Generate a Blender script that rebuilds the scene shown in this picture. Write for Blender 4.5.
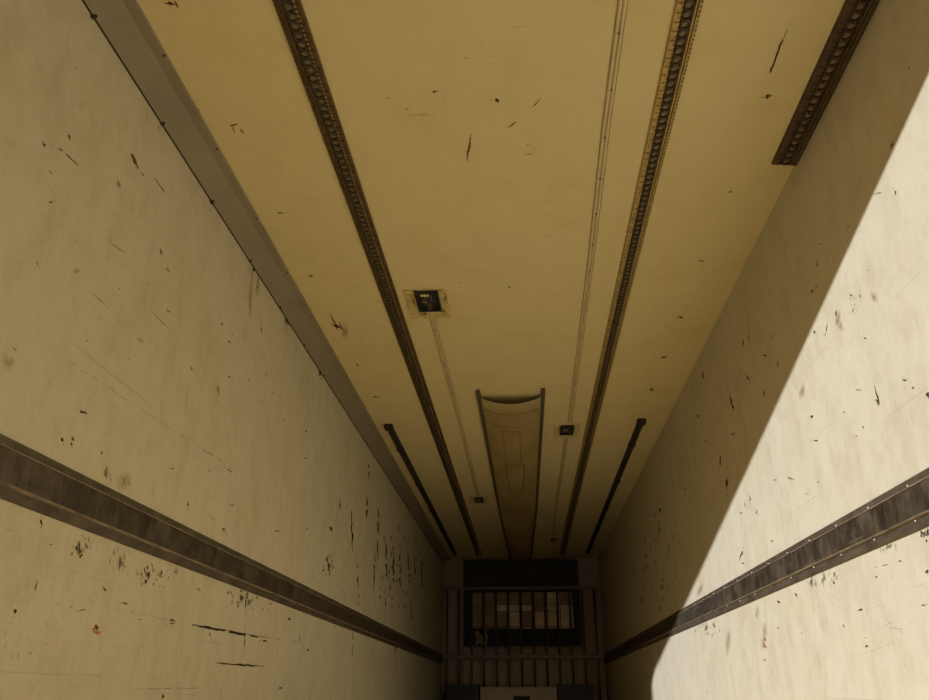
import bpy, math, random
from mathutils import Matrix, Vector
rnd = random.Random(7)
for o in list(bpy.data.objects):
    bpy.data.objects.remove(o)
scene = bpy.context.scene
COL = scene.collection

# ------------------------------------------------------------------ camera
# metres; X across the trailer (0 = middle), Y into the trailer, Z up from its floor
FPX = 800.0
CAM = Vector((0.072, 0.0, 0.58))
RW = ((0.99731603, -0.02752596, -0.0678459),       # rows: world X, Y, Z axes in camera (right, down, forward)
      (0.07319641, 0.39686181, 0.91495518),
      (0.00174043, -0.91746554, 0.39781145))
cd = bpy.data.cameras.new('camera')
cd.sensor_fit = 'HORIZONTAL'; cd.sensor_width = 36.0; cd.lens = FPX * 36.0 / 929.0
cd.clip_start = 0.02; cd.clip_end = 400
cam = bpy.data.objects.new('camera', cd); COL.objects.link(cam)
cam.matrix_world = Matrix(((RW[0][0], -RW[0][1], -RW[0][2], CAM.x),
                           (RW[1][0], -RW[1][1], -RW[1][2], CAM.y),
                           (RW[2][0], -RW[2][1], -RW[2][2], CAM.z), (0, 0, 0, 1)))
scene.camera = cam

# ------------------------------------------------------------------ dimensions
HW, H, YB, Y0, GZ = 1.23, 2.60, 13.12, -0.05, -1.25    # half width, height, front bulkhead, rear opening, ground

# ------------------------------------------------------------------ sky, sun, exposure
SUN = Vector((2 * HW, 8.34, 0.74 - H)).normalized()      # from the rear top left corner to the corner of the shadow
sd = bpy.data.lights.new('sun', 'SUN'); sd.energy = 11.0; sd.angle = math.radians(0.5); sd.color = (1.0, 1.03, 1.17)
so = bpy.data.objects.new('sun', sd); COL.objects.link(so)
so.rotation_euler = SUN.to_track_quat('-Z', 'Y').to_euler(); so.location = (-4, -9, 4)
w = bpy.data.worlds.new('sky'); scene.world = w; w.use_nodes = True
wn = w.node_tree.nodes; wl = w.node_tree.links
sky = wn.new('ShaderNodeTexSky'); sky.sky_type = 'NISHITA'; sky.sun_disc = False
sky.sun_elevation = math.asin(-SUN.z); sky.sun_rotation = math.atan2(-SUN.x, -SUN.y)
sky.dust_density = 4.0; sky.air_density = 1.0; sky.ozone_density = 0.6
wl.new(sky.outputs[0], wn['Background'].inputs[0]); wn['Background'].inputs[1].default_value = 0.04
scene.view_settings.view_transform = 'Standard'; scene.view_settings.look = 'None'
scene.view_settings.gamma = 1.0; scene.view_settings.use_curve_mapping = False
scene.view_settings.exposure = 0.0

# ------------------------------------------------------------------ pixel helpers (929 x 700 frame)
def ray(u, v):
    q = (u - 464.5, v - 350.0, FPX)
    return Vector([sum(RW[i][k] * q[k] for k in range(3)) for i in range(3)])
def on_x(u, v, x):
    d = ray(u, v); return CAM + d * ((x - CAM.x) / d.x)
def on_y(u, v, y):
    d = ray(u, v); return CAM + d * (y / d.y)
def on_z(u, v, z):
    d = ray(u, v); return CAM + d * ((z - CAM.z) / d.z)

# ------------------------------------------------------------------ materials
def ramp(nt, fac, stops):
    r = nt.nodes.new('ShaderNodeValToRGB')
    e = r.color_ramp.elements
    e[0].position, e[0].color = stops[0][0], (*stops[0][1], 1)
    e[1].position, e[1].color = stops[-1][0], (*stops[-1][1], 1)
    for p, c in stops[1:-1]:
        n = e.new(p); n.color = (*c, 1)
    nt.links.new(fac, r.inputs[0]); return r.outputs[0]
def noise(nt, vec, scale, detail=4, rough=0.6, stretch=(1, 1, 1)):
    m = nt.nodes.new('ShaderNodeMapping'); m.inputs['Scale'].default_value = stretch
    nt.links.new(vec, m.inputs[0])
    n = nt.nodes.new('ShaderNodeTexNoise'); n.inputs['Scale'].default_value = scale
    n.inputs['Detail'].default_value = detail; n.inputs['Roughness'].default_value = rough
    nt.links.new(m.outputs[0], n.inputs['Vector']); return n.outputs['Fac']
def mix(nt, fac, a, b, mode='MIX'):
    n = nt.nodes.new('ShaderNodeMix'); n.data_type = 'RGBA'; n.blend_type = mode
    for s, v in ((n.inputs[0], fac), (n.inputs[6], a), (n.inputs[7], b)):
        if isinstance(v, (int, float)): s.default_value = v
        elif isinstance(v, tuple): s.default_value = (*v, 1)
        else: nt.links.new(v, s)
    return n.outputs[2]
def new_mat(name, rough=0.6, metal=0.0):
    m = bpy.data.materials.new(name); m.use_nodes = True
    b = m.node_tree.nodes['Principled BSDF']
    b.inputs['Roughness'].default_value = rough; b.inputs['Metallic'].default_value = metal
    tc = m.node_tree.nodes.new('ShaderNodeTexCoord')
    return m, m.node_tree, b, tc.outputs['Object']
def bump(nt, b, h, strength, dist=0.01):
    n = nt.nodes.new('ShaderNodeBump'); n.inputs['Strength'].default_value = strength; n.inputs['Distance'].default_value = dist
    nt.links.new(h, n.inputs['Height']); nt.links.new(n.outputs[0], b.inputs['Normal'])
def simple(name, col, rough=0.6, metal=0.0, var=0.35, scale=14.0, stretch=(1, 1, 1)):
    m, nt, b, v = new_mat(name, rough, metal)
    f = noise(nt, v, scale, 5, 0.65, stretch)
    lo = tuple(c * (1 - var) for c in col); hi = tuple(min(1, c * (1 + var)) for c in col)
    nt.links.new(ramp(nt, f, [(0.3, lo), (0.7, hi)]), b.inputs['Base Color'])
    return m

def wall_material(name, base, dirt, dirt_amount, scratch, ceiling=False):
    m, nt, b, v = new_mat(name, 0.65)
    b.inputs['Specular IOR Level'].default_value = 0.08
    big = noise(nt, v, 1.1, 4, 0.6)
    c = mix(nt, big, tuple(x * 0.95 for x in base), tuple(min(1, x * 1.04) for x in base))
    # yellowish stains
    st = noise(nt, v, 2.3, 6, 0.65)
    c = mix(nt, ramp(nt, st, [(0.52, (0, 0, 0)), (0.8, (0.55, 0.55, 0.55))]), c, (base[0] * 0.86, base[1] * 0.76, base[2] * 0.55))
    # rubbed streaks: across for the ceiling, up and down for the walls
    sm = noise(nt, v, 6.0, 6, 0.7, (1.4, 0.7, 1) if ceiling else (1, 1.3, 0.75))
    c = mix(nt, ramp(nt, sm, [(0.48, (0, 0, 0)), (0.8, (dirt_amount,) * 3)]), c, dirt)
    s2 = noise(nt, v, 14.0, 6, 0.75, (1, 1.15, 0.85))
    c = mix(nt, ramp(nt, s2, [(0.52, (0, 0, 0)), (0.82, (dirt_amount * 0.8,) * 3)]), c, tuple(x * 0.9 for x in dirt))
    # fine weave of the glass fibre skin
    fw = noise(nt, v, 60.0, 3, 0.7, (1, 1, 0.3))
    c = mix(nt, ramp(nt, fw, [(0.35, (0, 0, 0)), (0.75, (0.07,) * 3)]), c, dirt)
    # long thin scratches along the trailer
    sc = noise(nt, v, 9.0, 3, 0.55, (1, 0.12, 9.0) if not ceiling else (9.0, 0.12, 1))
    c = mix(nt, ramp(nt, sc, [(0.66, (0, 0, 0)), (0.72, (scratch,) * 3)]), c, tuple(x * 0.55 for x in dirt))
    # small specks of grime
    sp = noise(nt, v, 26.0, 2, 0.5, (1, 1.6, 0.8))
    c = mix(nt, ramp(nt, sp, [(0.74, (0, 0, 0)), (0.80, (scratch * 1.5,) * 3)]), c, tuple(x * 0.4 for x in dirt))
    nt.links.new(c, b.inputs['Base Color'])
    bump(nt, b, noise(nt, v, 3.0, 4, 0.5), 0.25, 0.02)
    return m

M = {}
M['wall'] = wall_material('aged_cream_panel', (0.61, 0.552, 0.39), (0.36, 0.275, 0.15), 0.42, 0.22)
M['ceiling'] = wall_material('yellowed_cream_panel', (0.69, 0.58, 0.305), (0.49, 0.37, 0.155), 0.22, 0.06, True)
M['steel_trim'] = simple('grey_coving_metal', (0.25, 0.205, 0.135), 0.5, 0.0, 0.12, 3.0)
M['rail_brass'] = simple('brassy_rail', (0.40, 0.28, 0.09), 0.42, 0.45, 0.30, 30)
M['rail_brown'] = simple('brown_rail', (0.105, 0.06, 0.02), 0.45, 0.35, 0.35, 30)
M['rail_dark'] = simple('dark_brown_rail', (0.072, 0.041, 0.018), 0.45, 0.3, 0.35, 30)
M['hole_strip'] = simple('grimy_strip', (0.075, 0.048, 0.022), 0.45, 0.3, 0.4, 40)
M['hole_back'] = simple('olive_grey_backing', (0.185, 0.15, 0.08), 0.6, 0.0, 0.35, 60)
M['grime_shade'] = simple('grime_and_shade', (0.03, 0.02, 0.01), 0.8, 0, 0.3, 40)  # dirt on the screws; painted shade in rail slots and coving gap
M['screw'] = simple('screw_steel', (0.22, 0.16, 0.09), 0.4, 0.5, 0.2, 40)
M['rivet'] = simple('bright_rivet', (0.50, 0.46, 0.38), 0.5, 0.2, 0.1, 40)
M['plate'] = simple('yellowed_plate', (0.60, 0.47, 0.19), 0.45, 0, 0.25, 12)
M['conduit'] = simple('cream_conduit', (0.64, 0.53, 0.29), 0.4, 0, 0.08, 8)
M['conduit_edge'] = simple('grimy_conduit_edge', (0.33, 0.25, 0.11), 0.7, 0, 0.5, 9)
M['black'] = simple('black_rubber', (0.012, 0.010, 0.008), 0.6, 0, 0.4, 14)
M['sheet'] = simple('stained_duct_sheet', (0.37, 0.275, 0.105), 0.6, 0, 0.2, 3.0, (1, 0.5, 1))
M['seam'] = simple('dark_stitching', (0.19, 0.13, 0.055), 0.7, 0, 0.2, 20)
M['duct_rail'] = simple('dark_duct_rail', (0.12, 0.10, 0.07), 0.5, 0.3, 0.25, 20)
M['pillar'] = simple('brown_pillar_board', (0.30, 0.20, 0.13), 0.6, 0, 0.12, 5)
M['header'] = simple('dark_header_board', (0.026, 0.016, 0.010), 0.7, 0, 0.2, 5)
M['bulkhead'] = simple('dirty_bulkhead_panel', (0.42, 0.34, 0.21), 0.6, 0, 0.15, 4, (1, 1, 0.4))
M['grille'] = simple('grey_brown_grille_bar', (0.11, 0.085, 0.055), 0.45, 0.2, 0.3, 20)
M['cavity'] = simple('black_cavity', (0.012, 0.011, 0.010), 0.7, 0, 0.3, 10)
M['coil_tan'] = simple('tan_board', (0.78, 0.62, 0.38), 0.7, 0, 0.22, 7)
M['coil_brown'] = simple('brown_board', (0.36, 0.25, 0.14), 0.7, 0, 0.25, 7)
M['pale_box'] = simple('pale_board', (0.48, 0.40, 0.28), 0.6, 0, 0.12, 5)
M['crate'] = simple('black_plastic_slat', (0.014, 0.012, 0.010), 0.5, 0, 0.3, 10)
M['frame_steel'] = simple('weathered_door_frame', (0.45, 0.42, 0.36), 0.5, 0.2, 0.15, 4)
M['floor'] = simple('worn_tan_floor', (0.80, 0.64, 0.33), 0.6, 0.0, 0.25, 6, (3, 0.3, 1))
M['ground'] = simple('dry_packed_earth', (0.22, 0.17, 0.11), 0.9, 0, 0.2, 0.8)

# load rail on the walls: dark, rubbed, smudged
m, nt, b, v = new_mat('rubbed_dark_rail', 0.42, 0.15)
c = ramp(nt, noise(nt, v, 7.0, 6, 0.65, (1, 1.2, 1)), [(0.36, (0.026, 0.019, 0.010)), (0.52, (0.062, 0.047, 0.029)), (0.70, (0.135, 0.105, 0.066))])
c = mix(nt, ramp(nt, noise(nt, v, 12.0, 4, 0.6, (1, 3.5, 0.6)), [(0.5, (0, 0, 0)), (0.75, (0.45,) * 3)]), c, (0.16, 0.125, 0.08))
c = mix(nt, ramp(nt, noise(nt, v, 9.0, 3, 0.6, (1, 0.25, 6)), [(0.6, (0, 0, 0)), (0.75, (0.5,) * 3)]), c, (0.17, 0.135, 0.085))
nt.links.new(c, b.inputs['Base Color']); bump(nt, b, noise(nt, v, 20, 4, 0.6), 0.3, 0.004); M['load_rail'] = m
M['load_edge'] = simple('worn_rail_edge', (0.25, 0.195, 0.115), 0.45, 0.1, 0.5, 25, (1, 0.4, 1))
M['load_flange'] = simple('rubbed_rail_flange', (0.095, 0.072, 0.044), 0.45, 0.1, 0.55, 14, (1, 0.5, 1))

def mark_mat(name, col, lo, hi, top=1.0, sc=90.0):
    m, nt, b, v = new_mat(name, 0.7); b.inputs['Base Color'].default_value = (*col, 1); b.inputs['Specular IOR Level'].default_value = 0.05
    f = noise(nt, v, sc, 4, 0.7, (1, 1, 0.6))
    r = ramp(nt, f, [(lo, (0, 0, 0)), (hi, (top, top, top))])
    t = nt.nodes.new('ShaderNodeBsdfTransparent'); x = nt.nodes.new('ShaderNodeMixShader')
    at = nt.nodes.new('ShaderNodeAttribute'); at.attribute_name = 'fade'
    mu = nt.nodes.new('ShaderNodeMath'); mu.operation = 'MULTIPLY'
    nt.links.new(r, mu.inputs[0]); nt.links.new(at.outputs['Fac'], mu.inputs[1])
    nt.links.new(mu.outputs[0], x.inputs[0]); nt.links.new(t.outputs[0], x.inputs[1]); nt.links.new(b.outputs[0], x.inputs[2])
    nt.links.new(x.outputs[0], nt.nodes['Material Output'].inputs[0]); return m
M['mk_dark'] = mark_mat('dark_scuff', (0.042, 0.024, 0.009), 0.25, 0.46)
M['mk_soft'] = mark_mat('soft_smudge', (0.10, 0.07, 0.032), 0.30, 0.6, 1.0)
M['mk_faint'] = mark_mat('faint_stain', (0.34, 0.23, 0.09), 0.30, 0.65, 0.75, 40.0)
M['mk_red'] = mark_mat('rust_red_mark', (0.18, 0.045, 0.012), 0.22, 0.5, 1.0)
M['mk_orange'] = mark_mat('orange_mark', (0.50, 0.17, 0.035), 0.30, 0.55)
MK = ['mk_dark', 'mk_soft', 'mk_faint', 'mk_red', 'mk_orange']

# ------------------------------------------------------------------ mesh helpers (vertices in world metres)
class MB:
    def __init__(s): s.v = []; s.f = []; s.mi = []
    def face(s, pts, mi=0):
        n = len(s.v); s.v += [tuple(p) for p in pts]; s.f.append(tuple(range(n, n + len(pts)))); s.mi.append(mi)
    def box(s, x0, x1, y0, y1, z0, z1, mi=0):
        n = len(s.v)
        s.v += [(x, y, z) for x in (x0, x1) for y in (y0, y1) for z in (z0, z1)]
        for q in ((0, 1, 3, 2), (4, 6, 7, 5), (0, 4, 5, 1), (2, 3, 7, 6), (0, 2, 6, 4), (1, 5, 7, 3)):
            s.f.append(tuple(n + i for i in q)); s.mi.append(mi)
        return s
    def prism_y(s, prof, y0, y1, mi=0):          # closed XZ profile swept along Y
        n = len(s.v); k = len(prof)
        s.v += [(x, y0, z) for x, z in prof] + [(x, y1, z) for x, z in prof]
        for i in range(k):
            j = (i + 1) % k; s.f.append((n + i, n + j, n + k + j, n + k + i)); s.mi.append(mi)
        s.f.append(tuple(n + i for i in range(k))[::-1]); s.f.append(tuple(n + k + i for i in range(k))); s.mi += [mi, mi]
        return s
    def tube(s, pts, r, k=8, mi=0):
        pts = [Vector(p) for p in pts]; n = len(s.v)
        for i, p in enumerate(pts):
            d = (pts[min(i + 1, len(pts) - 1)] - pts[max(i - 1, 0)]).normalized()
            a = Vector((0, 0, 1)) if abs(d.z) < 0.9 else Vector((1, 0, 0))
            e1 = d.cross(a).normalized(); e2 = d.cross(e1)
            s.v += [tuple(p + (e1 * math.cos(2 * math.pi * j / k) + e2 * math.sin(2 * math.pi * j / k)) * r) for j in range(k)]
        for i in range(len(pts) - 1):
            for j in range(k):
                q = (j + 1) % k; s.f.append((n + i * k + j, n + i * k + q, n + (i + 1) * k + q, n + (i + 1) * k + j)); s.mi.append(mi)
        e = n + (len(pts) - 1) * k
        s.f.append(tuple(range(n, n + k))[::-1]); s.f.append(tuple(range(e, e + k))); s.mi += [mi, mi]
        return s
    def dome(s, c, axis, r, h, k=8, mi=0):       # rivet or screw head standing on a surface
        c = Vector(c); ax = Vector(axis).normalized()
        a = Vector((0, 1, 0)) if abs(ax.y) < 0.9 else Vector((1, 0, 0))
        e1 = ax.cross(a).normalized(); e2 = ax.cross(e1); n = len(s.v)
        for rr, hh in ((r, 0), (r * 0.75, h * 0.7)):
            s.v += [tuple(c + (e1 * math.cos(2 * math.pi * j / k) + e2 * math.sin(2 * math.pi * j / k)) * rr + ax * hh) for j in range(k)]
        s.v.append(tuple(c + ax * h))
        for j in range(k):
            q = (j + 1) % k
            s.f.append((n + j, n + q, n + k + q, n + k + j)); s.f.append((n + k + j, n + k + q, n + 2 * k)); s.mi += [mi, mi]
        return s
    def build(s, name, mats, parent=None, bevel=0.0, smooth=False, kind=None, loc=None):
        off = Vector(loc) if loc is not None else Vector((0, 0, 0))
        if parent is not None:
            q = parent
            while q is not None: off = off + q.location; q = q.parent
        me = bpy.data.meshes.new(name)
        me.from_pydata([tuple(Vector(p) - off) for p in s.v], [], s.f); me.update()
        mats = mats if isinstance(mats, (list, tuple)) else [mats]
        for t in mats: me.materials.append(M[t])
        if len(mats) > 1: me.polygons.foreach_set('material_index', s.mi)
        import bmesh
        bm = bmesh.new(); bm.from_mesh(me); bmesh.ops.recalc_face_normals(bm, faces=bm.faces); bm.to_mesh(me); bm.free()
        if smooth: me.polygons.foreach_set('use_smooth', [True] * len(me.polygons))
        o = bpy.data.objects.new(name, me); COL.objects.link(o)
        if parent is not None: o.parent = parent
        elif loc is not None: o.location = loc
        if bevel:
            bv = o.modifiers.new('bevel', 'BEVEL'); bv.width = bevel; bv.segments = 2; bv.limit_method = 'ANGLE'
        if kind: o['kind'] = kind
        return o
def thing(name, label, cat, loc, group=None):
    o = bpy.data.objects.new(name, None); COL.objects.link(o); o.location = loc; o.empty_display_size = 0.1
    return tag(o, label, cat, group)
def tag(o, label, cat=None, group=None):
    o['label'] = label
    if cat: o['category'] = cat
    if group: o['group'] = group
    return o
def struct(name, mb, mat, label, cat, bevel=0.0):
    o = mb.build(name, mat, bevel=bevel, kind='structure'); return tag(o, label, cat)

# ------------------------------------------------------------------ the trailer box
TH = 0.08
wl_ = struct('wall_left', MB().box(-HW - TH, -HW, Y0, YB + TH, 0, H), 'wall', 'scuffed cream side wall in shade beside the grey coving', 'wall')
wr_ = struct('wall_right', MB().box(HW, HW + TH, Y0, YB + TH, 0, H), 'wall', 'cream side wall half lit by a sharp patch of sun', 'wall')
ce_ = struct('ceiling', MB().box(-HW - TH, HW + TH, Y0, YB + TH, H, H + TH), 'ceiling', 'yellowed cream trailer ceiling carrying perforated rails', 'ceiling')
fl = MB().box(-HW - TH, HW + TH, Y0, YB + TH, -0.12, 0.0)
struct('floor', fl, 'floor', 'worn ribbed metal trailer floor', 'floor')
fr = MB()
for i in range(60):
    x = -HW + 0.02 + i * (2 * HW - 0.04) / 59
    fr.box(x - 0.009, x + 0.009, Y0 + 0.02, YB - 0.02, -0.001, 0.012)
fr.build('floor_rib', 'floor', parent=bpy.data.objects['floor'], kind='stuff')
wf = struct('wall_front', MB().box(-HW, HW, YB + 0.022, YB + TH, 0, H), 'bulkhead', 'dirty bulkhead panel closing the dark far end', 'wall')
# rear door frame round the opening
tr = MB()
tr.box(-HW - TH - 0.03, -HW, Y0 - 0.04, Y0, -0.12, H + TH + 0.03); tr.box(HW, HW + TH + 0.03, Y0 - 0.04, Y0, -0.12, H + TH + 0.03)
tr.box(-HW, HW, Y0 - 0.04, Y0, H, H + TH + 0.03); tr.box(-HW, HW, Y0 - 0.04, Y0, -0.12, 0.0)
struct('trim_1', tr, 'frame_steel', 'weathered metal frame around the open rear doorway', 'door frame')
gr = MB(); gr.box(-40, 40, -60, 40, GZ - 0.1, GZ)
struct('ground', gr, 'ground', 'dry packed earth under the trailer', 'ground')
# wheels axle beam and legs carrying the box above the ground
ch = MB()
for x in (-0.55, 0.55): ch.box(x - 0.07, x + 0.07, Y0, YB, -0.42, -0.12)
for x in (-0.55, 0.55):
    for y in (2.4, 10.6): ch.box(x - 0.09, x + 0.09, y - 0.09, y + 0.09, GZ, -0.42)
struct('trim_3', ch, 'frame_steel', 'steel beams and legs under the trailer floor', 'chassis')

# grey coving between the left wall and the ceiling
prof = [(-HW, 2.532), (-HW + 0.006, 2.530), (-1.142, 2.588), (-1.108, 2.592), (-1.104, 2.597), (-1.104, H), (-HW, H)]
cv = struct('trim_2', MB().prism_y(prof, Y0 + 0.02, YB), 'steel_trim', 'grey metal coving along the left wall and ceiling corner', 'coving')
MB().prism_y([(-HW, 2.528), (-HW + 0.002, 2.528), (-HW + 0.0065, 2.5302), (-HW, 2.534)], Y0 + 0.02, YB).build('lower_edge', 'grime_shade', cv)  # dark strip: shade of the gap under the coving, painted in
fx = MB()
for i in range(25):
    y = 1.28 + i * 0.51
    fx.dome((-HW + 0.010, y, 2.530), (0.5, 0, -1), 0.007, 0.005)
    fx.dome((-1.112, y + 0.24, 2.5925), (0, 0, -1), 0.006, 0.004)
fx.build('fixing_screw', 'grime_shade', cv, kind='stuff')

# ------------------------------------------------------------------ perforated ceiling rails
def ceiling_rail(label, xc, y0, y1, width, mats, near, tilt=0.0, first=0.0):
    """Perforated lashing rail screwed to the ceiling; near = +1/-1 is the side facing the trailer's middle."""
    edge_m, strip_m = mats
    t = thing('ceiling_rail', label, 'rail', (xc, y0, H), 'perforated rails on the ceiling')
    h = width / 2; s = near
    zz = lambda x: H - tilt * (x - xc + h) / width
    def P(lst):                                              # profile list of (x offset toward the middle, drop)
        q = [(xc + s * a, zz(xc + s * a) - d) for a, d in lst]
        return q if s > 0 else q[::-1]
    # flanges: broad on the near side, narrow double-lipped on the far side
    MB().prism_y(P([(h, 0), (h, 0.007), (h - 0.004, 0.010), (0.022, 0.010), (0.018, 0.006), (0.018, 0)]), y0, y1).build('near_flange', edge_m, t)
    fm = MB()
    fm.prism_y(P([(-0.018, 0), (-0.018, 0.006), (-0.021, 0.011), (-0.025, 0.011), (-0.027, 0.006), (-0.027, 0)]), y0, y1)
    fm.prism_y(P([(-0.030, 0), (-0.030, 0.006), (-0.032, 0.010), (-h + 0.003, 0.010), (-h, 0.007), (-h, 0)]), y0, y1)
    fm.build('far_flange', edge_m, t)
    MB().prism_y(P([(0.018, 0), (0.018, 0.004), (-0.031, 0.004), (-0.031, 0)]), y0, y1).build('backing', 'hole_back', t)
    # strip with a row of round holes, 40 mm apart
    st = MB(); K = 12; pit = 0.04; n = int((y1 - y0) / pit + 1e-6); d0 = 0.013; d1 = 0.003
    rx, ry = 0.0125, 0.0145; hw = 0.016
    lim = lambda p: p
    for i in range(n):
        yc = y0 + (i + 0.5) * pit
        base = len(st.v)
        for j in range(K):
            a = 2 * math.pi * (j + 0.5) / K; ca, sa = math.cos(a), math.sin(a)
            kx = min(hw / abs(ca) if abs(ca) > 1e-6 else 9, (pit / 2) / abs(sa) if abs(sa) > 1e-6 else 9)
            X = lambda r: xc + r
            for (px, py, d) in ((ca * kx, sa * kx, d0 - 0.003), (ca * rx * 1.12, sa * ry * 1.12, d0), (ca * rx, sa * ry, d0 - 0.002), (ca * rx * 0.9, sa * ry * 0.9, d1)):
                x = xc - s * 0.0005 + px; st.v.append((x, yc + py, zz(x) - d))
        for j in range(K):
            q = (j + 1) % K
            for l in range(3):
                st.f.append((base + 4 * j + l, base + 4 * q + l, base + 4 * q + l + 1, base + 4 * j + l + 1)); st.mi.append(0)
    for sx in (-1, 1):
        x = xc + sx * hw - s * 0.0005
        st.face([(x, y0, zz(x) - d0 + 0.003), (x, y1, zz(x) - d0 + 0.003), (x, y1, zz(x) - 0.002), (x, y0, zz(x) - 0.002)])
    st.build('hole_strip', strip_m, t, kind='stuff')
    # short dark bars on both flanges, the slots' shade put into their colour
    sl = MB()
    for i in range(n):
        y = y0 + (i + 0.1) * pit
        for (a0, a1, w2) in ((0.026, 0.036, 0.0022), (-h + 0.001, -h + 0.008, 0.0025)):
            xa, xb = sorted((xc + s * a0, xc + s * a1))
            sl.box(xa, xb, y - w2, y + w2, zz(xc + s * a0) - 0.0108, zz(xc + s * a0) - 0.0085)
        xa, xb = sorted((xc - s * (h - 0.001), xc - s * (h - 0.008)))
        sl.box(xa, xb, y + pit / 2 - 0.0025, y + pit / 2 + 0.0025, zz(xa) - 0.0108, zz(xa) - 0.0085)
    sl.build('slot_shade', 'grime_shade', t, kind='stuff')
    tt = MB()
    for i in range(2 * n):
        y = y0 + (i + 0.5) * pit / 2
        xa, xb = sorted((xc + s * 0.0195, xc + s * 0.0255))
        tt.box(xa, xb, y - 0.0045, y + 0.0045, zz(xa) - 0.0125, zz(xa) - 0.0085)
    tt.build('rib_tooth', edge_m if edge_m != 'rail_brown' else 'rail_brass', t, kind='stuff')
    return t
ceiling_rail('long brown perforated ceiling rail nearer the grey coving', -0.629, 0.0, 12.64, 0.088, ('rail_brown', 'hole_strip'), 1)
ceiling_rail('long brassy perforated ceiling rail nearer the sunlit wall', 0.640, 0.0, 12.64, 0.086, ('rail_brass', 'hole_strip'), -1)
ceiling_rail('short dark perforated rail ending beside the sunlit wall', 1.179, 0.0, 2.80, 0.098, ('rail_dark', 'rail_dark'), -1, 0.012)

# black bars between the rails and the walls, far half of the ceiling
def black_bar(label, xa, ya, xb, yb):
    t = thing('black_bar', label, 'bar', (xa, ya, H), 'black bars on the far ceiling')
    r = 0.026
    q = MB(); n0 = len(q.v)
    pf = [(-r, 0), (-r, 0.018), (-r * 0.5, 0.032), (r * 0.5, 0.032), (r, 0.018), (r, 0)]
    for (x, y) in ((xa, ya), (xb, yb)):
        q.v += [(x + a, y, H - d) for a, d in pf]
    k = len(pf)
    for i in range(k):
        j = (i + 1) % k; q.f.append((i, j, k + j, k + i))
    q.f += [tuple(range(k))[::-1], tuple(range(k, 2 * k))]; q.mi = [0] * len(q.f)
    q.build('bar_body', 'black', t)
    MB().box(xa - 0.034, xa + 0.034, ya - 0.03, ya + 0.05, H - 0.038, H).build('end_cap', 'black', t, bevel=0.006)
    for i in range(5):
        f = (i + 0.5) / 5; x = xa + (xb - xa) * f; y = ya + (yb - ya) * f
        MB().box(x - 0.029, x + 0.029, y - 0.015, y + 0.015, H - 0.034, H).build('clip', 'black', t)
    return t
black_bar('black bar on the far ceiling beside the grey coving', -0.995, 6.12, -0.993, 12.5)
black_bar('black bar on the far ceiling beside the shaded wall corner', 1.024, 6.12, 1.027, 12.5)

# ------------------------------------------------------------------ cable conduits and lamp plates
def conduit(label, pts):
    t = thing('cable_conduit', label, 'conduit', (pts[0][0], pts[0][1], H), 'cable conduits on the ceiling')
    q = MB()
    for s in (-1, 1): q.tube([(x + s * 0.0075, y, H - 0.003) for x, y in pts], 0.0062, 8)
    q.build('channel', 'conduit', t)
    g = MB()
    for s in (-1.0, 1.0):
        for i in range(len(pts) - 1):
            (xa, ya), (xb, yb) = pts[i], pts[i + 1]
            o = s * 0.0155
            g.face([(xa + o - .0022, ya, H - .0012), (xa + o + .0022, ya, H - .0012), (xb + o + .0022, yb, H - .0012), (xb + o - .0022, yb, H - .0012)])
    g.build('grime_line', 'conduit_edge', t)
    sc = MB(); y = pts[0][1] + 0.15; i = 0
    while y < pts[-1][1] - 0.05:
        while pts[i + 1][1] < y: i += 1
        f = (y - pts[i][1]) / (pts[i + 1][1] - pts[i][1]); x = pts[i][0] + f * (pts[i + 1][0] - pts[i][0])
        sc.dome((x, y, H - 0.0085), (0, 0, -1), 0.006, 0.003); y += 0.27
    sc.build('clip_screw', 'seam', t, kind='stuff')
    return t
conduit('thin cream conduit between the brassy rail and the duct', [(0.432, 0.0), (0.430, 1.9), (0.430, 2.5), (0.445, 3.55), (0.462, 6.17)])
conduit('thin cream conduit running from the nearest lamp plate', [(-0.425, 4.17), (-0.415, 5.8), (-0.415, 7.2), (-0.418, 8.66)])
conduit('faint conduit on the far ceiling behind the middle lamp plate', [(0.452, 6.56), (0.452, 9.0), (0.46, 11.2)])

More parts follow.
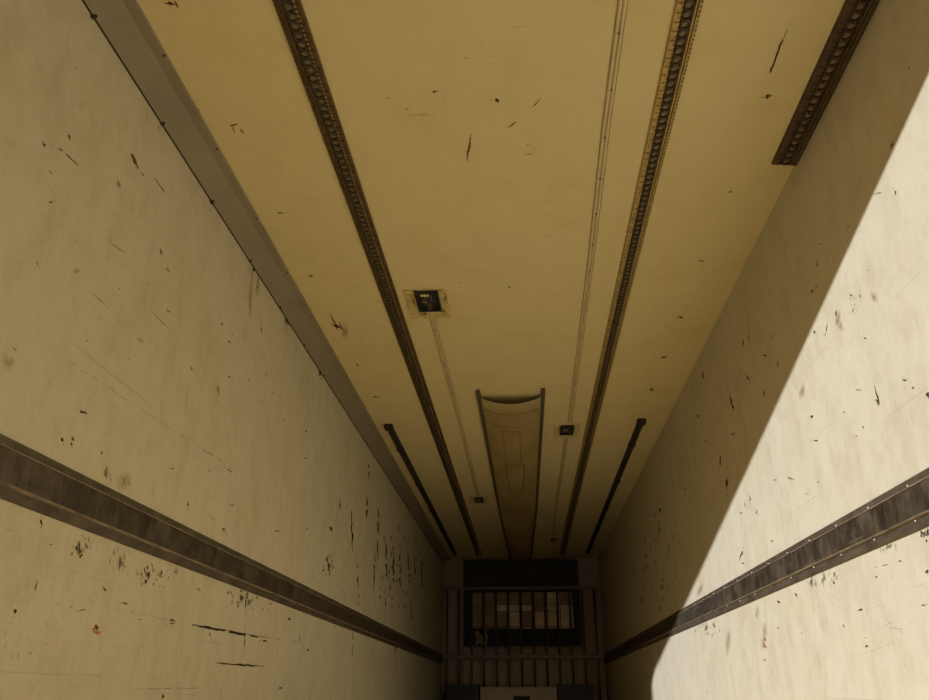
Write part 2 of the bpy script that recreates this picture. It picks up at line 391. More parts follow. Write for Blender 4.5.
def lamp_plate(label, cx, y0, y1, w, hole, broken):
    t = thing('lamp_plate', label, 'lamp plate', (cx, y0, H), 'broken ceiling lamp plates')
    pz = H - 0.006
    hx0, hx1, hy0, hy1 = hole
    x0, x1 = cx - w / 2, cx + w / 2
    p = MB()
    for a in ((x0, x1, y0, hy0), (x0, x1, hy1, y1), (x0, hx0, hy0, hy1), (hx1, x1, hy0, hy1)): p.box(*a, pz, H)
    p.build('plate', 'plate', t)
    # socket box under the plate: four thin sides round dark remains
    s = MB(); d = 0.030
    s.box(hx0 - .006, hx0, hy0 - .006, hy1 + .006, H - d, H); s.box(hx1, hx1 + .006, hy0 - .006, hy1 + .006, H - d, H)
    s.box(hx0, hx1, hy0 - .006, hy0, H - d, H); s.box(hx0, hx1, hy1, hy1 + .006, H - d, H)
    s.box(hx0, hx1, hy0, hy1, H - .004, H)
    sk = s.build('socket_box', 'cavity', t)
    c = MB(); mx, my = (hx0 + hx1) / 2, (hy0 + hy1) / 2
    c.tube([(mx - .018, my, H - .004), (mx - .018, my, H - .024)], 0.014, 10)
    c.build('lamp_holder', 'seam', t)
    r2 = random.Random(label)
    for i in range(4):
        x = mx + r2.uniform(-.03, .03); y = my + r2.uniform(-.06, .06)
        MB().tube([(x, y, H - .004), (x + r2.uniform(-.02, .02), y + .02, H - .03), (x + r2.uniform(-.03, .03), y + .03, H - .02)], 0.0025, 6).build('wire_end', 'screw', t)
    if broken:
        e = MB(); e.box(mx - 0.03, mx + 0.015, hy0 - .006, hy0 + .014, H - .034, H - .029); e.build('broken_rim', 'plate', t)
    g = MB()
    for f in (0.08, 0.3, 0.55, 0.8):
        for x in (x0 + .015, x1 - .015): g.dome((x, y0 + f * (y1 - y0) + .01, pz), (0, 0, -1), 0.005, 0.003)
    for f in (0.35, 0.65): g.dome((x0 + f * w, y1 - .015, pz), (0, 0, -1), 0.005, 0.003)
    g.build('screw', 'screw', t, kind='stuff')
    return t
lamp_near = lamp_plate('nearest and largest lamp plate beside the brown rail', -0.430, 3.81, 4.155, 0.232, (-0.478, -0.362, 3.818, 4.02), True)
lamp_plate('lamp plate between the duct mouth and the brassy rail', 0.445, 6.19, 6.55, 0.215, (0.395, 0.495, 6.22, 6.40), False)
lamp_plate('far lamp plate between the brown rail and the duct', -0.415, 8.66, 9.02, 0.20, (-0.455, -0.375, 8.70, 8.86), False)
lamp_plate('farthest lamp plate near the bulkhead and the brassy rail', 0.47, 11.2, 11.55, 0.20, (0.45, 0.49, 11.26, 11.34), False)

# ------------------------------------------------------------------ sagging air duct
dt = thing('air_duct', 'stained sagging air duct sheet hung along the middle ceiling', 'air duct', (0.005, 5.36, H))
def duct_x(y):       # left and right edge along the length
    f = (y - 5.36) / (12.95 - 5.36); f2 = max(0, (f - 0.55) / 0.45)
    return (-0.228 + 0.045 * f + 0.03 * f2, 0.238 - 0.028 * f - 0.045 * f2)
def sag(y):
    f = (y - 5.6) / 7.35; return 0.060 - 0.008 * f
def sheet_pt(y, t, lift=0.0):            # t 0..1 across
    a, c = duct_x(y); x = a + (c - a) * t
    return (x, y, H - 0.012 - sag(y) * math.sin(math.pi * t) ** 0.85 - lift)
NS, NY = 20, 30
q = MB(); ys = [5.49 + (12.95 - 5.49) * i / NY for i in range(NY + 1)]
for y in ys:
    for k in range(NS + 1):
        q.v.append(sheet_pt(y, k / NS))
for i in range(NY):
    for k in range(NS):
        a = i * (NS + 1) + k; q.f.append((a, a + 1, a + NS + 2, a + NS + 1)); q.mi.append(0)
sh = q.build('duct_sheet', 'sheet', dt, smooth=True)
sm = sh.modifiers.new('thickness', 'SOLIDIFY'); sm.thickness = 0.003; sm.offset = 0
for s in (0, 1):
    q = MB(); n = 12; yy = [5.36 + (12.95 - 5.36) * i / n for i in range(n + 1)]
    for y in yy:
        x = duct_x(y)[s]; o = -0.014 if s == 0 else 0.014
        q.v += [(x + o, y, H), (x + o, y, H - 0.022), (x - o, y, H - 0.022), (x - o, y, H)]
    for i in range(n):
        for k in range(4):
            j = (k + 1) % 4; q.f.append((4 * i + k, 4 * i + j, 4 * i + 4 + j, 4 * i + 4 + k))
    q.f += [(3, 2, 1, 0), (4 * n, 4 * n + 1, 4 * n + 2, 4 * n + 3)]; q.mi = [0] * len(q.f)
    q.build('side_rail', 'duct_rail', dt)
def seam(pts, r=0.004, name='seam'): MB().tube([sheet_pt(y, t, 0.003) for y, t in pts], r, 6).build(name, 'seam', sh)
seam([(5.72, 0.04 + 0.92 * k / 14) for k in range(15)], 0.003)
seam([(6.0 + 0.04 * math.sin(math.pi * k / 14), 0.15 + 0.7 * k / 14) for k in range(15)], 0.0025)
U = [(7.15, 0.31)] + [(7.2 + 1.3 * math.sin(math.pi * k / 16), 0.5 - 0.19 * math.cos(math.pi * k / 16)) for k in range(17)] + [(7.15, 0.69)]
seam(U, 0.005); seam([(7.15, 0.31 + 0.38 * k / 8) for k in range(9)], 0.003)
seam([(6.15 + 1.0 * k / 8, 0.32) for k in range(9)], 0.003); seam([(6.15 + 1.0 * k / 8, 0.62) for k in range(9)], 0.003)
seam([(6.15, 0.32 + 0.30 * k / 8) for k in range(9)], 0.003)

# ------------------------------------------------------------------ dark load rails on the side walls
def load_rail(label, s):
    X = s * HW; t = thing('load_rail', label, 'wall rail', (X, 0, 1.03), 'dark rails along the side walls')
    def P(lst): return [(X - s * d, z) for d, z in lst]
    y0, y1 = Y0 + 0.02, YB - 0.01
    MB().prism_y(P([(0, 1.159), (0.007, 1.159), (0.007, 1.179), (0.004, 1.182), (0, 1.182)]), y0, y1).build('upper_flange', 'load_flange', t)
    MB().prism_y(P([(0, 1.032), (0.004, 1.032), (0.007, 1.035), (0.007, 1.062), (0, 1.062)]), y0, y1).build('lower_flange', 'load_flange', t)
    MB().prism_y(P([(0, 1.067), (0.013, 1.067), (0.013, 1.155), (0, 1.155)]), y0, y1).build('centre_board', 'load_rail', t)
    MB().prism_y(P([(0, 1.1545), (0.015, 1.1525), (0.015, 1.1555), (0.008, 1.159), (0, 1.159)]), y0, y1).build('upper_edge', 'load_edge', t)
    MB().prism_y(P([(0, 1.062), (0.008, 1.062), (0.015, 1.0655), (0.015, 1.0685), (0, 1.0675)]), y0, y1).build('lower_edge', 'load_edge', t)
    r = MB(); y = 0.32
    while y < y1:
        r.dome((X - s * 0.007, y, 1.1635), (-s, 0, 0), 0.0028, 0.002); r.dome((X - s * 0.007, y, 1.058), (-s, 0, 0), 0.0028, 0.002); y += 0.305
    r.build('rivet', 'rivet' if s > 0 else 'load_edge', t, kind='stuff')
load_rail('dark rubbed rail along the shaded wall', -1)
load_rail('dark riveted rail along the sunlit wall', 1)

# ------------------------------------------------------------------ far end: pillars, header, evaporator, grille
for s, nm in ((-1, 'left'), (1, 'right')):
    xa, xb = sorted((s * 0.905, s * HW))
    struct('trim_%d' % (5 + s), MB().box(xa, xb, YB - 0.10, YB, 0, H), 'pillar', 'brown corner pillar where the %s meets the bulkhead' % ('shaded wall with coving' if s < 0 else 'half sunlit wall'), 'pillar', 0.004)
hd = thing('header_board', 'dark board above the barred opening at the far end', 'board', (0, YB - 0.09, 2.15))
MB().box(-0.905, 0.905, YB - 0.09, YB, 2.16, 2.575).build('board', 'header', hd)
MB().box(-0.905, 0.905, YB - 0.115, YB - 0.09, 2.545, 2.575).build('upper_lip', 'header', hd)
bl = on_y(576.3, 556.2, YB - 0.12)
bt = MB(); bt.dome((bl.x, YB - 0.115, 2.562), (0, -1, 0), 0.013, 0.012, 10)
bt.build('bolt_head', 'rivet', hd)

ev = thing('cooling_unit', 'dirty cooling unit behind the bars of the far grille', 'cooling unit', (0, YB - 0.06, 1.27))
yf = YB - 0.10
E_ = MB()
E_.box(-0.905, -0.80, yf, YB, 1.27, 2.155); E_.box(0.80, 0.905, yf, YB, 1.27, 2.155)
E_.box(-0.80, 0.80, yf, YB, 2.10, 2.155); E_.box(-0.80, 0.80, YB - 0.02, YB, 1.29, 2.10)
E_.build('housing', 'cavity', ev)
MB().box(-0.905, 0.905, yf - 0.02, YB, 1.262, 1.288).build('sill', 'pillar', ev, bevel=0.003)
xs = [-0.80 + 0.2 * i for i in range(9)]
zr = [1.545, 1.575, 1.80, 1.90, 2.09]
for i in range(8):
    for j in range(4):
        dark = i < 2 or (i in (2, 4, 5) and j == 3) or rnd.random() < 0.15
        a, c = xs[i] + 0.006, xs[i + 1] - 0.006
        d = rnd.uniform(0, 0.012)
        MB().box(a, c, YB - 0.055 - d, YB - 0.02, zr[j] + 0.006, zr[j + 1] - 0.004).build('fin_panel', 'coil_brown' if dark else 'coil_tan', ev)
q = MB()                                    # torn pale rag caught in the slot
px = [(-0.72, 1.30), (-0.66, 1.34), (-0.62, 1.31), (-0.55, 1.30), (-0.53, 1.42), (-0.55, 1.53), (-0.60, 1.535), (-0.59, 1.42), (-0.63, 1.46), (-0.68, 1.52), (-0.74, 1.50), (-0.70, 1.42)]
n = len(px)
q.v = [(x, YB - 0.06 + 0.012 * math.sin(9 * x + 5 * z), z) for x, z in px] + [(x, YB - 0.054 + 0.012 * math.sin(9 * x + 5 * z), z) for x, z in px]
q.f = [tuple(range(n)), tuple(range(2 * n - 1, n - 1, -1))] + [(i, (i + 1) % n, n + (i + 1) % n, n + i) for i in range(n)]; q.mi = [0] * len(q.f)
q.build('torn_lining', 'coil_brown', ev)

YG = 12.86
g = thing('bar_grille', 'metal bar grille across the dark far end', 'grille', (0, YG, 0))
for i in range(13):
    x = -0.012 + (i - 6) * 0.1884
    MB().tube([(x, YG, 0.0), (x, YG, 2.12)], 0.017, 8).build('bar', 'grille', g, smooth=True)
MB().box(-HW, HW, YG - 0.02, YG + 0.02, 2.105, 2.15).build('top_rail', 'grille', g, bevel=0.004)
MB().box(-HW + 0.018, HW - 0.018, YG - 0.026, YG - 0.012, 1.105, 1.165).build('cross_rail', 'grille', g, bevel=0.003)

# ------------------------------------------------------------------ things standing at the foot of the grille
def crate(label, x0, x1, h):
    y0, y1 = 12.36, 12.74
    t = thing('slatted_crate', label, 'crate', ((x0 + x1) / 2, (y0 + y1) / 2, 0), 'dark slatted crates at the far end')
    for x in (x0, x1 - 0.03):
        for y in (y0, y1 - 0.03): MB().box(x, x + 0.03, y, y + 0.03, 0, h - 0.012).build('corner_post', 'crate', t)
    k = 0; z = 0.03
    while z < h - 0.03:
        MB().box(x0 + 0.002, x1 - 0.002, y0 - 0.008, y0 + 0.002, z, z + 0.036).build('front_slat', 'crate', t)
        for q in ((x0 - 0.008, x0 + 0.002, y0, y1), (x1 - 0.002, x1 + 0.008, y0, y1)): MB().box(*q, z, z + 0.036).build('side_slat', 'crate', t)
        MB().box(x0, x1, y1 - 0.002, y1 + 0.008, z, z + 0.036).build('back_slat', 'crate', t); z += 0.052
    MB().box(x0 - 0.008, x1 + 0.008, y0 - 0.012, y1 + 0.008, h - 0.02, h).build('lid', 'crate', t, bevel=0.006)
    MB().box(x0 + 0.02, x1 - 0.02, y0 + 0.02, y1 - 0.02, 0.0, h - 0.03).build('contents', 'cavity', t)
crate('dark slatted crate left of the pale box', -1.083, -0.64, 0.74)
crate('dark slatted crate right of the pale box', 0.50, 0.99, 0.745)
t = thing('pale_box', 'pale box between two dark slatted crates below the grille', 'box', (-0.03, 12.5, 0))
bx = MB(); bx.box(-0.61, 0.47, 12.36, 12.72, 0, 0.69); bx.build('box_body', 'pale_box', t, bevel=0.006)
MB().box(-0.615, 0.475, 12.352, 12.725, 0.69, 0.712).build('lid', 'pale_box', t, bevel=0.004)
MB().box(-0.14, 0.09, 12.352, 12.364, 0.52, 0.592).build('hand_hole', 'cavity', t, bevel=0.004)

# ------------------------------------------------------------------ scuffs, scratches and stains of the walls and ceiling
class Marks:
    def __init__(s, place): s.mb = MB(); s.place = place; s.r = random.Random(3)
    fade = None
    def poly(s, pts, mi, fan=None):                       # fan: opacity at the rim, full in the middle
        s.fade = s.fade or []
        if fan is None:
            s.mb.face([s.place(u, v) for u, v in pts], mi); s.fade += [(1.0, 0.45, 0.3, 0.9, 0.9)[mi]] * len(pts); return
        n = len(pts); c = (sum(p[0] for p in pts) / n, sum(p[1] for p in pts) / n)
        for k in range(n):
            s.mb.face([s.place(*c), s.place(*pts[k]), s.place(*pts[(k + 1) % n])], mi); s.fade += [1.0, fan, fan]
    def blob(s, u, v, L, wd, ang=90, mi=0, n=11):         # irregular patch: length L, width wd, pixel angle (0 = right, 90 = down)
        a = math.radians(ang); ca, sa = math.cos(a), math.sin(a); pts = []
        for k in range(n):
            t = 2 * math.pi * (k + s.r.uniform(-.3, .3)) / n; rr = s.r.uniform(0.28, 1.15) if mi != 2 else s.r.uniform(0.7, 1.05)
            x = math.cos(t) * L / 2 * rr; y = math.sin(t) * wd / 2 * rr
            pts.append((u + x * ca - y * sa, v + x * sa + y * ca))
        s.poly(pts, mi, 0.0 if mi in (1, 2) else 0.7)
        if mi == 0 and n == 11 and L > 4:
            for _ in range(s.r.randint(1, 3)):
                q = s.r.uniform(-0.9, 0.9) * L; s.blob(u + q * ca + s.r.uniform(-1.5, 1.5), v + q * sa + s.r.uniform(-1.5, 1.5), s.r.uniform(1, 2.6), s.r.uniform(0.7, 1.3), ang + s.r.uniform(-20, 20), 0, 7)
    def line(s, u0, v0, u1, v1, wd, mi=0, broken=0.25, jit=0.5):
        L = math.hypot(u1 - u0, v1 - v0); n = max(2, int(L / 4)); nx, ny = -(v1 - v0) / L, (u1 - u0) / L
        P = []
        for k in range(n + 1):
            f = k / n; j = s.r.uniform(-jit, jit); ww = wd * s.r.uniform(0.4, 1.1) * (0.35 + 0.65 * math.sin(math.pi * min(1, max(0, f))))
            P.append((u0 + (u1 - u0) * f + nx * j, v0 + (v1 - v0) * f + ny * j, ww / 2))
        for k in range(n):
            if s.r.random() < broken: continue
            a, c = P[k], P[k + 1]
            s.poly([(a[0] + nx * a[2], a[1] + ny * a[2]), (c[0] + nx * c[2], c[1] + ny * c[2]), (c[0] - nx * c[2], c[1] - ny * c[2]), (a[0] - nx * a[2], a[1] - ny * a[2])], mi)
    def cloud(s, u, v, ru, rv, n, L=(2, 7), wd=(0.7, 2), ang=(80, 100), mi=1):
        for _ in range(n):
            a = s.r.uniform(0, 6.283); q = math.sqrt(s.r.random())
            s.blob(u + ru * q * math.cos(a), v + rv * q * math.sin(a), s.r.uniform(*L), s.r.uniform(*wd), s.r.uniform(*ang), mi, 8)
    def done(s, parent, name='scuff_mark'):
        o = s.mb.build(name, MK, parent, kind='stuff')
        a = o.data.attributes.new('fade', 'FLOAT', 'POINT'); a.data.foreach_set('value', s.fade)
        return o
EPS = 0.0008
L = Marks(lambda u, v: on_x(u, v, -HW + EPS))
# upper left wall
for a in [(44, 145, 7, 3.5, 80), (69.5, 137.5, 8, 2.2, 70), (50.5, 172.5, 7, 2, 55), (51, 202, 5, 2.5, 20), (76.5, 68.5, 3, 1.5, 90), (37.5, 264, 6, 1.6, 60), (15, 349.5, 8, 1.6, 35),
          (161, 251, 7, 2.4, 80), (167.5, 269.5, 8, 2, 40), (168.5, 311, 9, 2, 45), (149.5, 283, 3, 1.8, 90), (119.5, 288.5, 4, 2, 0), (222, 324, 6, 1.3, 60), (229.5, 341.5, 5, 2.2, 40),
          (261.5, 330.5, 7, 1.3, 90), (229.5, 377, 4, 2, 20), (266.5, 375, 4, 1.6, 70), (248.5, 380.5, 3, 1.5, 0), (192, 368.5, 4, 2, 90), (260.5, 400.5, 3, 1.8, 0), (273.5, 393.5, 3, 1.5, 90),
          (83, 412, 9, 3.5, 20), (62.5, 440, 6, 4, 70), (72.8, 438.5, 5, 4, 60), (71.5, 444, 5, 3.2, 80), (102, 452.5, 7, 2.2, 100), (306, 431.5, 3.5, 2.5, 0), (306, 458, 3.5, 2, 0),
          (51, 384, 4, 1.2, 60), (129, 359, 3, 1.2, 0), (88, 341, 2.5, 2, 0), (284, 420, 3, 1.6, 0), (172, 468.5, 5, 2, 10), (209, 471, 3, 1.4, 0), (229, 470, 7, 1.5, 40), (188, 504, 11, 1.8, 85),
          (231.5, 505.5, 7, 1.2, 5), (223.5, 529, 5, 3, 30), (277, 531, 5, 3, 10), (307, 528.5, 3, 1.6, 0), (331, 529, 6, 3.5, 60), (329, 566, 8, 5, 100), (289, 618.5, 4, 3, 0)]:
    L.blob(*a, 0)
L.line(56, 145, 79, 165.5, 1.8, 0, 0.35); L.line(230, 329, 236, 340, 1, 1)
for a in [(133.5, 159, 16, 4, 62), (137.5, 167, 6, 2.2, 60)]: L.blob(*a, 3)
L.line(141, 172, 148, 184, 2, 3, 0.2); L.line(154, 177, 165, 193, 1.6, 3, 0.3)
for a in [(119, 184, 14, 6, 70), (218, 390, 17, 6, 85), (76, 271, 10, 8, 0), (8, 362, 26, 18, 60), (140, 340, 10, 5, 30), (125, 480, 26, 20, 100), (258, 285, 40, 6, 95), (250, 300, 50, 5, 90), (100, 300, 30, 4, 40), (160, 320, 40, 3, 45), (118, 248, 30, 4, 35)]: L.blob(*a, 2)
L.line(55, 352, 165, 425, 1.2, 1, 0.45); L.line(165, 425, 235, 470, 1.2, 1, 0.35); L.line(95, 315, 150, 352, 0.9, 2, 0.4); L.line(10, 435, 40, 448, 0.9, 2, 0.3)
L.line(205, 510, 233, 541, 0.9, 1, 0.4); L.line(70, 300, 118, 330, 0.9, 2, 0.4)
# below the dark rail
L.cloud(82, 548, 13, 12, 16, (4, 12), (1.5, 4), (75, 105), 1); L.cloud(81, 548, 6, 9, 9, (3, 8), (1.2, 3), (75, 105), 0)
L.cloud(152, 577, 20, 12, 22, (3, 11), (1.2, 3.5), (75, 105), 1); L.cloud(147, 575, 5, 8, 6, (3, 8), (1, 2.5), (75, 105), 0)
L.cloud(122, 562, 12, 14, 10, (5, 16), (2, 4), (80, 100), 2); L.cloud(243, 597, 14, 10, 26, (4, 11), (1.3, 3.5), (70, 105), 1); L.cloud(243, 596, 6, 6, 6, (3, 7), (1.2, 2.5), (75, 105), 0)
for a in [(80, 549, 20, 13, 85), (86, 545, 12, 7, 95), (148, 576, 18, 9, 85), (160, 574, 12, 8, 90), (176, 571, 12, 7, 90), (121, 563, 22, 10, 95), (242, 598, 16, 12, 80), (249, 602, 12, 9, 90), (106, 474, 18, 9, 85), (228, 593, 9, 5, 90)]: L.blob(*a, 1)
L.cloud(262, 607, 14, 7, 12, (2, 6), (1, 2.5), (60, 110), 1); L.cloud(108, 475, 5, 8, 8, (4, 9), (1.5, 3), (80, 100), 1)
for a in [(51, 544.5, 3.5, 2, 0), (41, 522, 7, 3, 80), (36, 586, 12, 2, 110), (104, 588, 9, 2.5, 60), (172, 620, 8, 4, 20), (172, 623.5, 7, 2, 0), (139.5, 619.5, 4, 2, 0), (198, 589, 6, 2, 10), (124, 603, 7, 2, 10),
          (290, 619, 4, 2.5, 0), (280, 688, 5, 2.5, 0), (163, 696, 3, 6, 0), (82, 610, 9, 1.5, 170), (15, 612, 8, 4, 90), (265, 641, 5, 2.5, 10), (245, 640, 14, 1, 92), (210, 634, 6, 1.5, 90), (300, 640, 5, 1, 90), (308, 650, 4, 2, 0)]: L.blob(*a, 0)
L.line(105, 607, 190, 624, 1.8, 2, 0.25); L.line(188, 624, 258, 637, 3.2, 0, 0.12); L.line(200, 626, 300, 643, 2, 1, 0.3); L.line(216, 663, 264, 666.5, 2.4, 0, 0.08); L.line(300, 643, 400, 662, 1.2, 2, 0.4)
L.line(135, 689, 205, 688, 1.4, 1, 0.1); L.line(80, 674, 112, 677, 1, 1, 0.2); L.line(0, 652, 90, 660, 1, 2, 0.3); L.line(0, 528, 30, 534, 0.9, 1, 0.3); L.line(246, 600, 244, 655, 0.9, 1, 0.3)
L.line(100, 690, 230, 697, 0.9, 2, 0.4); L.line(0, 600, 60, 604, 0.8, 2, 0.3)
L.blob(95.5, 630.5, 12, 10, 20, 4); L.blob(97, 627, 6, 4, 60, 3)
L.cloud(55, 605, 55, 40, 22, (2, 7), (0.8, 2), (60, 120), 2); L.cloud(200, 660, 100, 35, 26, (2, 8), (0.8, 1.8), (70, 110), 2); L.cloud(20, 640, 30, 40, 12, (3, 12), (1, 3), (80, 100), 2)
# far left wall: long vertical scrapes
for (u, v0, v1, wd) in [(351.5, 511, 551, 2.2), (367, 497, 518, 1.8), (369, 460, 480, 1.5), (345, 462, 472, 1.6), (378, 505, 535, 1.5), (375, 553, 590, 1.6), (386, 540, 580, 1.7), (393, 547, 583, 2), (400, 545, 590, 1.5),
                        (408, 550, 590, 1.4), (411, 612, 628, 1.6), (357, 560, 610, 1.2), (378, 520, 560, 1.2), (340, 500, 510, 1.4), (415, 555, 600, 1.4), (421, 560, 600, 1.2), (384, 590, 610, 1.3), (353, 620, 660, 1), (395, 640, 670, 1), (370, 630, 650, 1)]:
    L.line(u, v0, u + L.r.uniform(-1.5, 2.5), v1, wd, 0, 0.3, 0.7)
L.cloud(328, 566, 6, 12, 14, (2, 8), (0.8, 1.8), (60, 120), 0); L.cloud(350, 520, 50, 90, 60, (2, 9), (0.5, 1.3), (80, 100), 1); L.cloud(400, 570, 25, 45, 50, (3, 10), (0.6, 1.4), (85, 95), 0)
L.cloud(394, 581, 7, 4, 8, (2, 5), (0.8, 1.6), (70, 110), 0); L.cloud(360, 640, 60, 30, 26, (2, 7), (0.5, 1.1), (80, 100), 1)
# grime bleeding from the coving screws
for (u, v) in [(92.5, 15), (162, 121.5), (211.5, 201.5), (254, 267.5), (287.5, 320), (320, 372)]:
    L.blob(u - 0.5, v + 1.5, 8, 3.5, 80, 0); L.cloud(u - 1, v + 4, 3, 6, 4, (3, 9), (0.8, 1.6), (80, 110), 1)
L.line(253, 270, 250, 310, 3, 2, 0.2)
L.cloud(150, 280, 150, 150, 70, (2, 6), (0.6, 1.5), (20, 110), 2)
L.done(wl_)

Rm = Marks(lambda u, v: on_x(u, v, HW - EPS))
for a in [(891.5, 145, 11, 2.6, 115), (895.5, 193, 6, 1.6, 80), (878, 193, 12, 1.3, 170), (817, 264, 9, 1.8, 95), (812, 291, 5, 3, 120), (816, 287, 5, 1.2, 130), (836, 314, 8, 2, 95), (826.5, 328, 12, 1.6, 100), (814, 332, 5, 1.6, 0),
          (868, 270, 3, 1.5, 90), (851, 295, 5, 1.6, 40), (860, 296, 4, 1.4, 50), (853, 310, 5, 1.6, 110), (865, 338, 4, 1.5, 20), (857, 389.5, 6, 1.2, 10), (913, 388, 4, 3, 30), (905, 380, 5, 2, 10), (928, 395, 4, 9, 0),
          (878, 404, 6, 1.6, 60), (844, 412, 4, 1.6, 0), (863, 427, 3, 1.6, 60), (816, 440.5, 6, 1.4, 0), (856, 436, 3, 1.2, 0), (812, 416.5, 4, 3, 0), (764.5, 355.5, 5, 2, 0), (778, 365, 7, 1.8, 100), (703, 375, 12, 2.6, 85),
          (731, 400, 18, 1.8, 75), (733, 407, 6, 2.6, 60), (764, 393, 11, 1.6, 95), (743, 342, 11, 1.5, 85), (749, 338, 9, 1.4, 95), (772, 338, 5, 1.4, 90), (720.5, 459.5, 12, 2.4, 95), (727, 484, 13, 3.2, 92), (748, 378, 8, 2, 60),
          (698, 416, 6, 1.6, 70), (733, 434, 4, 1.6, 0), (706, 441, 3, 1.5, 0), (848, 226, 3, 1.6, 0), (821, 244, 4, 1.4, 0), (909, 68, 4, 1.5, 90), (861, 609.5, 7, 2.6, 175), (867.5, 646, 5, 2.2, 0), (866, 638, 3, 1, 0),
          (796, 594.5, 6, 2, 60), (778.5, 602, 5, 3, 40), (778, 628, 4, 1.5, 60), (834, 583, 4, 2, 60), (802, 633, 3, 1.2, 0), (844, 626, 4, 1.5, 60), (924, 605, 6, 1.6, 20), (927, 572, 4, 6, 0), (885, 565, 12, 1.2, 170), (876, 577, 4, 2, 0), (900, 561, 4, 2, 0),
          (741, 555, 12, 2, 110), (743, 563, 4, 2, 0), (772, 541, 3, 2, 0), (685, 489, 3, 2, 0), (660, 510, 3, 3, 90), (745, 505, 5, 1.6, 90), (750, 500, 7, 1.3, 100), (757, 512, 5, 1.3, 100), (741, 513, 4, 1.2, 0), (789, 478, 8, 1.6, 20),
          (818, 482, 3, 1.6, 0), (775, 480, 4, 1.3, 0), (807, 494, 3, 1, 0), (765, 660, 4, 2, 0)]:
    Rm.blob(*a, 0)
Rm.line(875, 385, 879, 405, 1.4, 0, 0.1); Rm.line(876, 399, 880, 403, 2, 0, 0)
Rm.cloud(820, 580, 20, 9, 32, (3, 11), (0.8, 2), (80, 110), 1); Rm.cloud(888, 547, 12, 5, 12, (3, 8), (1, 2.4), (60, 120), 1); Rm.cloud(926, 535, 5, 6, 10, (3, 8), (1.5, 3.5), (60, 120), 0)
Rm.cloud(707, 628, 14, 8, 20, (4, 10), (0.7, 1.8), (85, 105), 1); Rm.cloud(898, 627, 20, 6, 18, (2, 8), (0.6, 1.3), (150, 190), 1); Rm.cloud(857, 300, 9, 14, 12, (2, 4), (0.6, 1.4), (0, 180), 2)
for a in [(812, 581, 15, 5, 100), (824, 578, 14, 6, 100), (834, 574, 12, 5, 95), (888, 547, 14, 7, 150), (925, 534, 10, 8, 90), (706, 628, 14, 5, 95), (714, 624, 10, 4, 95)]: Rm.blob(*a, 1)
Rm.line(845, 660, 929, 632, 1, 2, 0.4); Rm.line(885, 645, 929, 628, 1, 1, 0.5)
for a in [(764, 636, 40, 8, 97), (728, 640, 36, 8, 95), (722, 600, 40, 6, 100), (757, 612, 20, 5, 95), (700, 590, 20, 6, 110), (840, 325, 18, 10, 60), (802, 392, 24, 8, 95), (874, 297, 16, 8, 60), (838, 318, 26, 8, 90)]: Rm.blob(*a, 2)
Rm.blob(764, 646, 8, 5, 90, 4); Rm.blob(765, 640, 5, 3, 90, 4)
Rm.cloud(830, 640, 90, 50, 40, (2, 6), (0.5, 1.2), (60, 120), 2); Rm.cloud(850, 400, 70, 90, 50, (2, 5), (0.5, 1.2), (60, 120), 2); Rm.cloud(680, 490, 45, 90, 80, (3, 10), (0.5, 1.4), (82, 100), 1)
Rm.cloud(655, 560, 25, 50, 40, (3, 12), (0.6, 1.4), (85, 96), 0); Rm.cloud(740, 400, 50, 60, 40, (2, 7), (0.5, 1.2), (70, 110), 1); Rm.cloud(880, 110, 40, 90, 30, (2, 5), (0.5, 1.2), (40, 130), 2)
Rm.done(wr_)

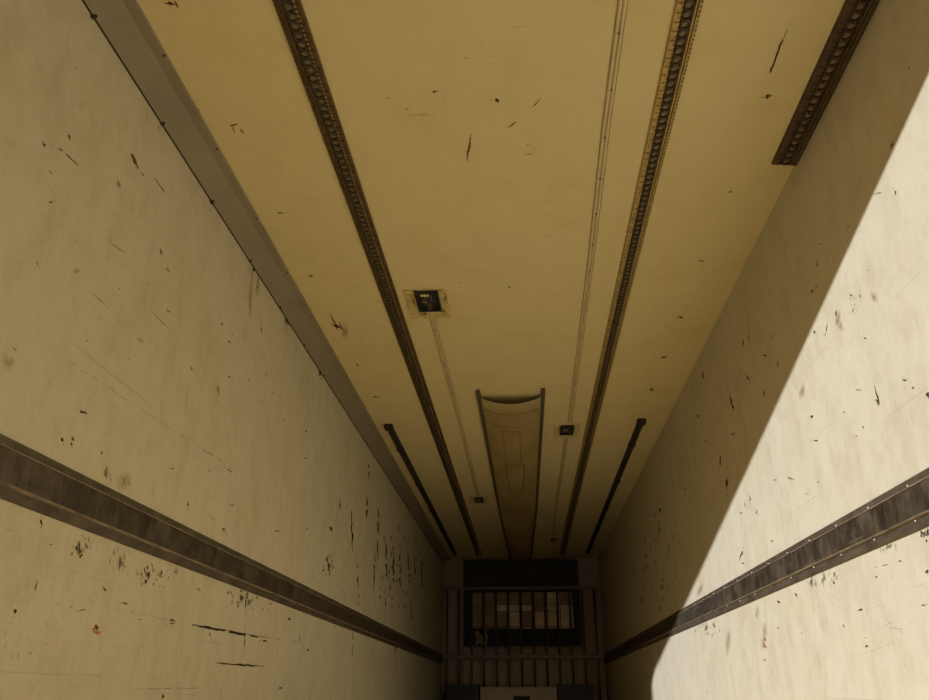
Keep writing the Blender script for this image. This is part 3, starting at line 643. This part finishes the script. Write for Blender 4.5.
Cm = Marks(lambda u, v: on_z(u, v, H - EPS))
for a in [(434.5, 91.5, 9, 3, 175), (497.5, 100.5, 6, 4.5, 10), (465, 58, 5, 1.4, 0), (767.5, 97, 10, 5, 170), (730, 192, 5, 2.5, 0), (280, 213, 9, 2, 5), (311, 276, 7, 1.8, 10), (375, 397, 6, 2.4, 5), (357, 365, 5, 1.8, 10), (461, 283, 3, 1.6, 0),
          (509.5, 287.5, 5, 2, 170), (701, 261, 7, 2.2, 0), (680, 317, 8, 3, 0), (664, 357, 7, 3, 0), (651, 389.5, 7, 4, 0), (388, 98, 3, 2, 0), (361, 339, 3, 1.5, 0), (407, 109, 3, 2, 0)]:
    Cm.blob(*a, 0)
Cm.line(471, 134, 467, 161, 2.2, 3, 0.1); Cm.line(533, 107, 541, 98, 2, 3, 0.1); Cm.line(508, 128, 516, 122, 2.2, 0, 0.1); Cm.line(525, 155, 533, 154, 1.2, 3, 0.1); Cm.blob(528, 145, 5, 1.6, 170, 3)
Cm.line(770, 73, 783, 38, 3.6, 0, 0.15); Cm.line(779, 52, 793, 14, 1.6, 1, 0.25)
Cm.line(700, 262, 707, 256, 1, 1, 0); Cm.line(683, 314, 687, 304, 1, 1, 0)
for (u0, v0, u1, v1) in [(163, 3, 180, 6), (168, 0, 171, 7), (174, 0, 178, 8), (231, 124, 235, 134), (230, 126, 238, 124), (240, 128, 244, 134), (331, 324, 342, 329), (334, 320, 338, 331), (330, 314, 336, 326), (339, 322, 343, 330)]:
    Cm.line(u0, v0, u1, v1, 1.8, 3, 0.05, 0.3)
Cm.blob(337, 326, 7, 4, 15, 3); Cm.blob(170, 3, 10, 4, 10, 3)
for a in [(420, 115, 40, 3, 178), (520, 27, 30, 2, 178), (345, 330, 10, 22, 0)]: Cm.blob(*a, 2)
for (u, v) in [(197, 110), (237, 189), (276, 256), (305, 310), (333, 358)]: Cm.blob(u + 1, v, 7, 2, 0, 0)
Cm.cloud(500, 160, 180, 150, 40, (2, 6), (0.6, 1.3), (150, 200), 2); Cm.cloud(680, 300, 40, 90, 24, (2, 6), (0.6, 1.4), (150, 200), 1)
Cm.cloud(560, 500, 16, 35, 24, (5, 16), (0.8, 1.8), (80, 105), 2)
Cm.done(ce_)

Pm = Marks(lambda u, v: on_z(u, v, H - 0.0070))
for a in [(443, 311, 16, 7, 55), (414, 303, 12, 5, 80), (425, 314, 20, 4, 0), (445, 298, 14, 5, 75), (410, 296, 8, 4, 60)]: Pm.blob(*a, 1)
Pm.line(404, 291, 446, 290.5, 1.0, 0, 0.35, 0.2); Pm.line(411.5, 316.5, 450, 316.5, 0.8, 1, 0.3, 0.2); Pm.line(404.5, 292, 411, 316, 0.7, 1, 0.35, 0.2); Pm.line(445.5, 292, 450.5, 316, 0.9, 1, 0.25, 0.2)
Pm.blob(425.5, 313, 6, 2, 100, 0); Pm.done(lamp_near, 'stain')
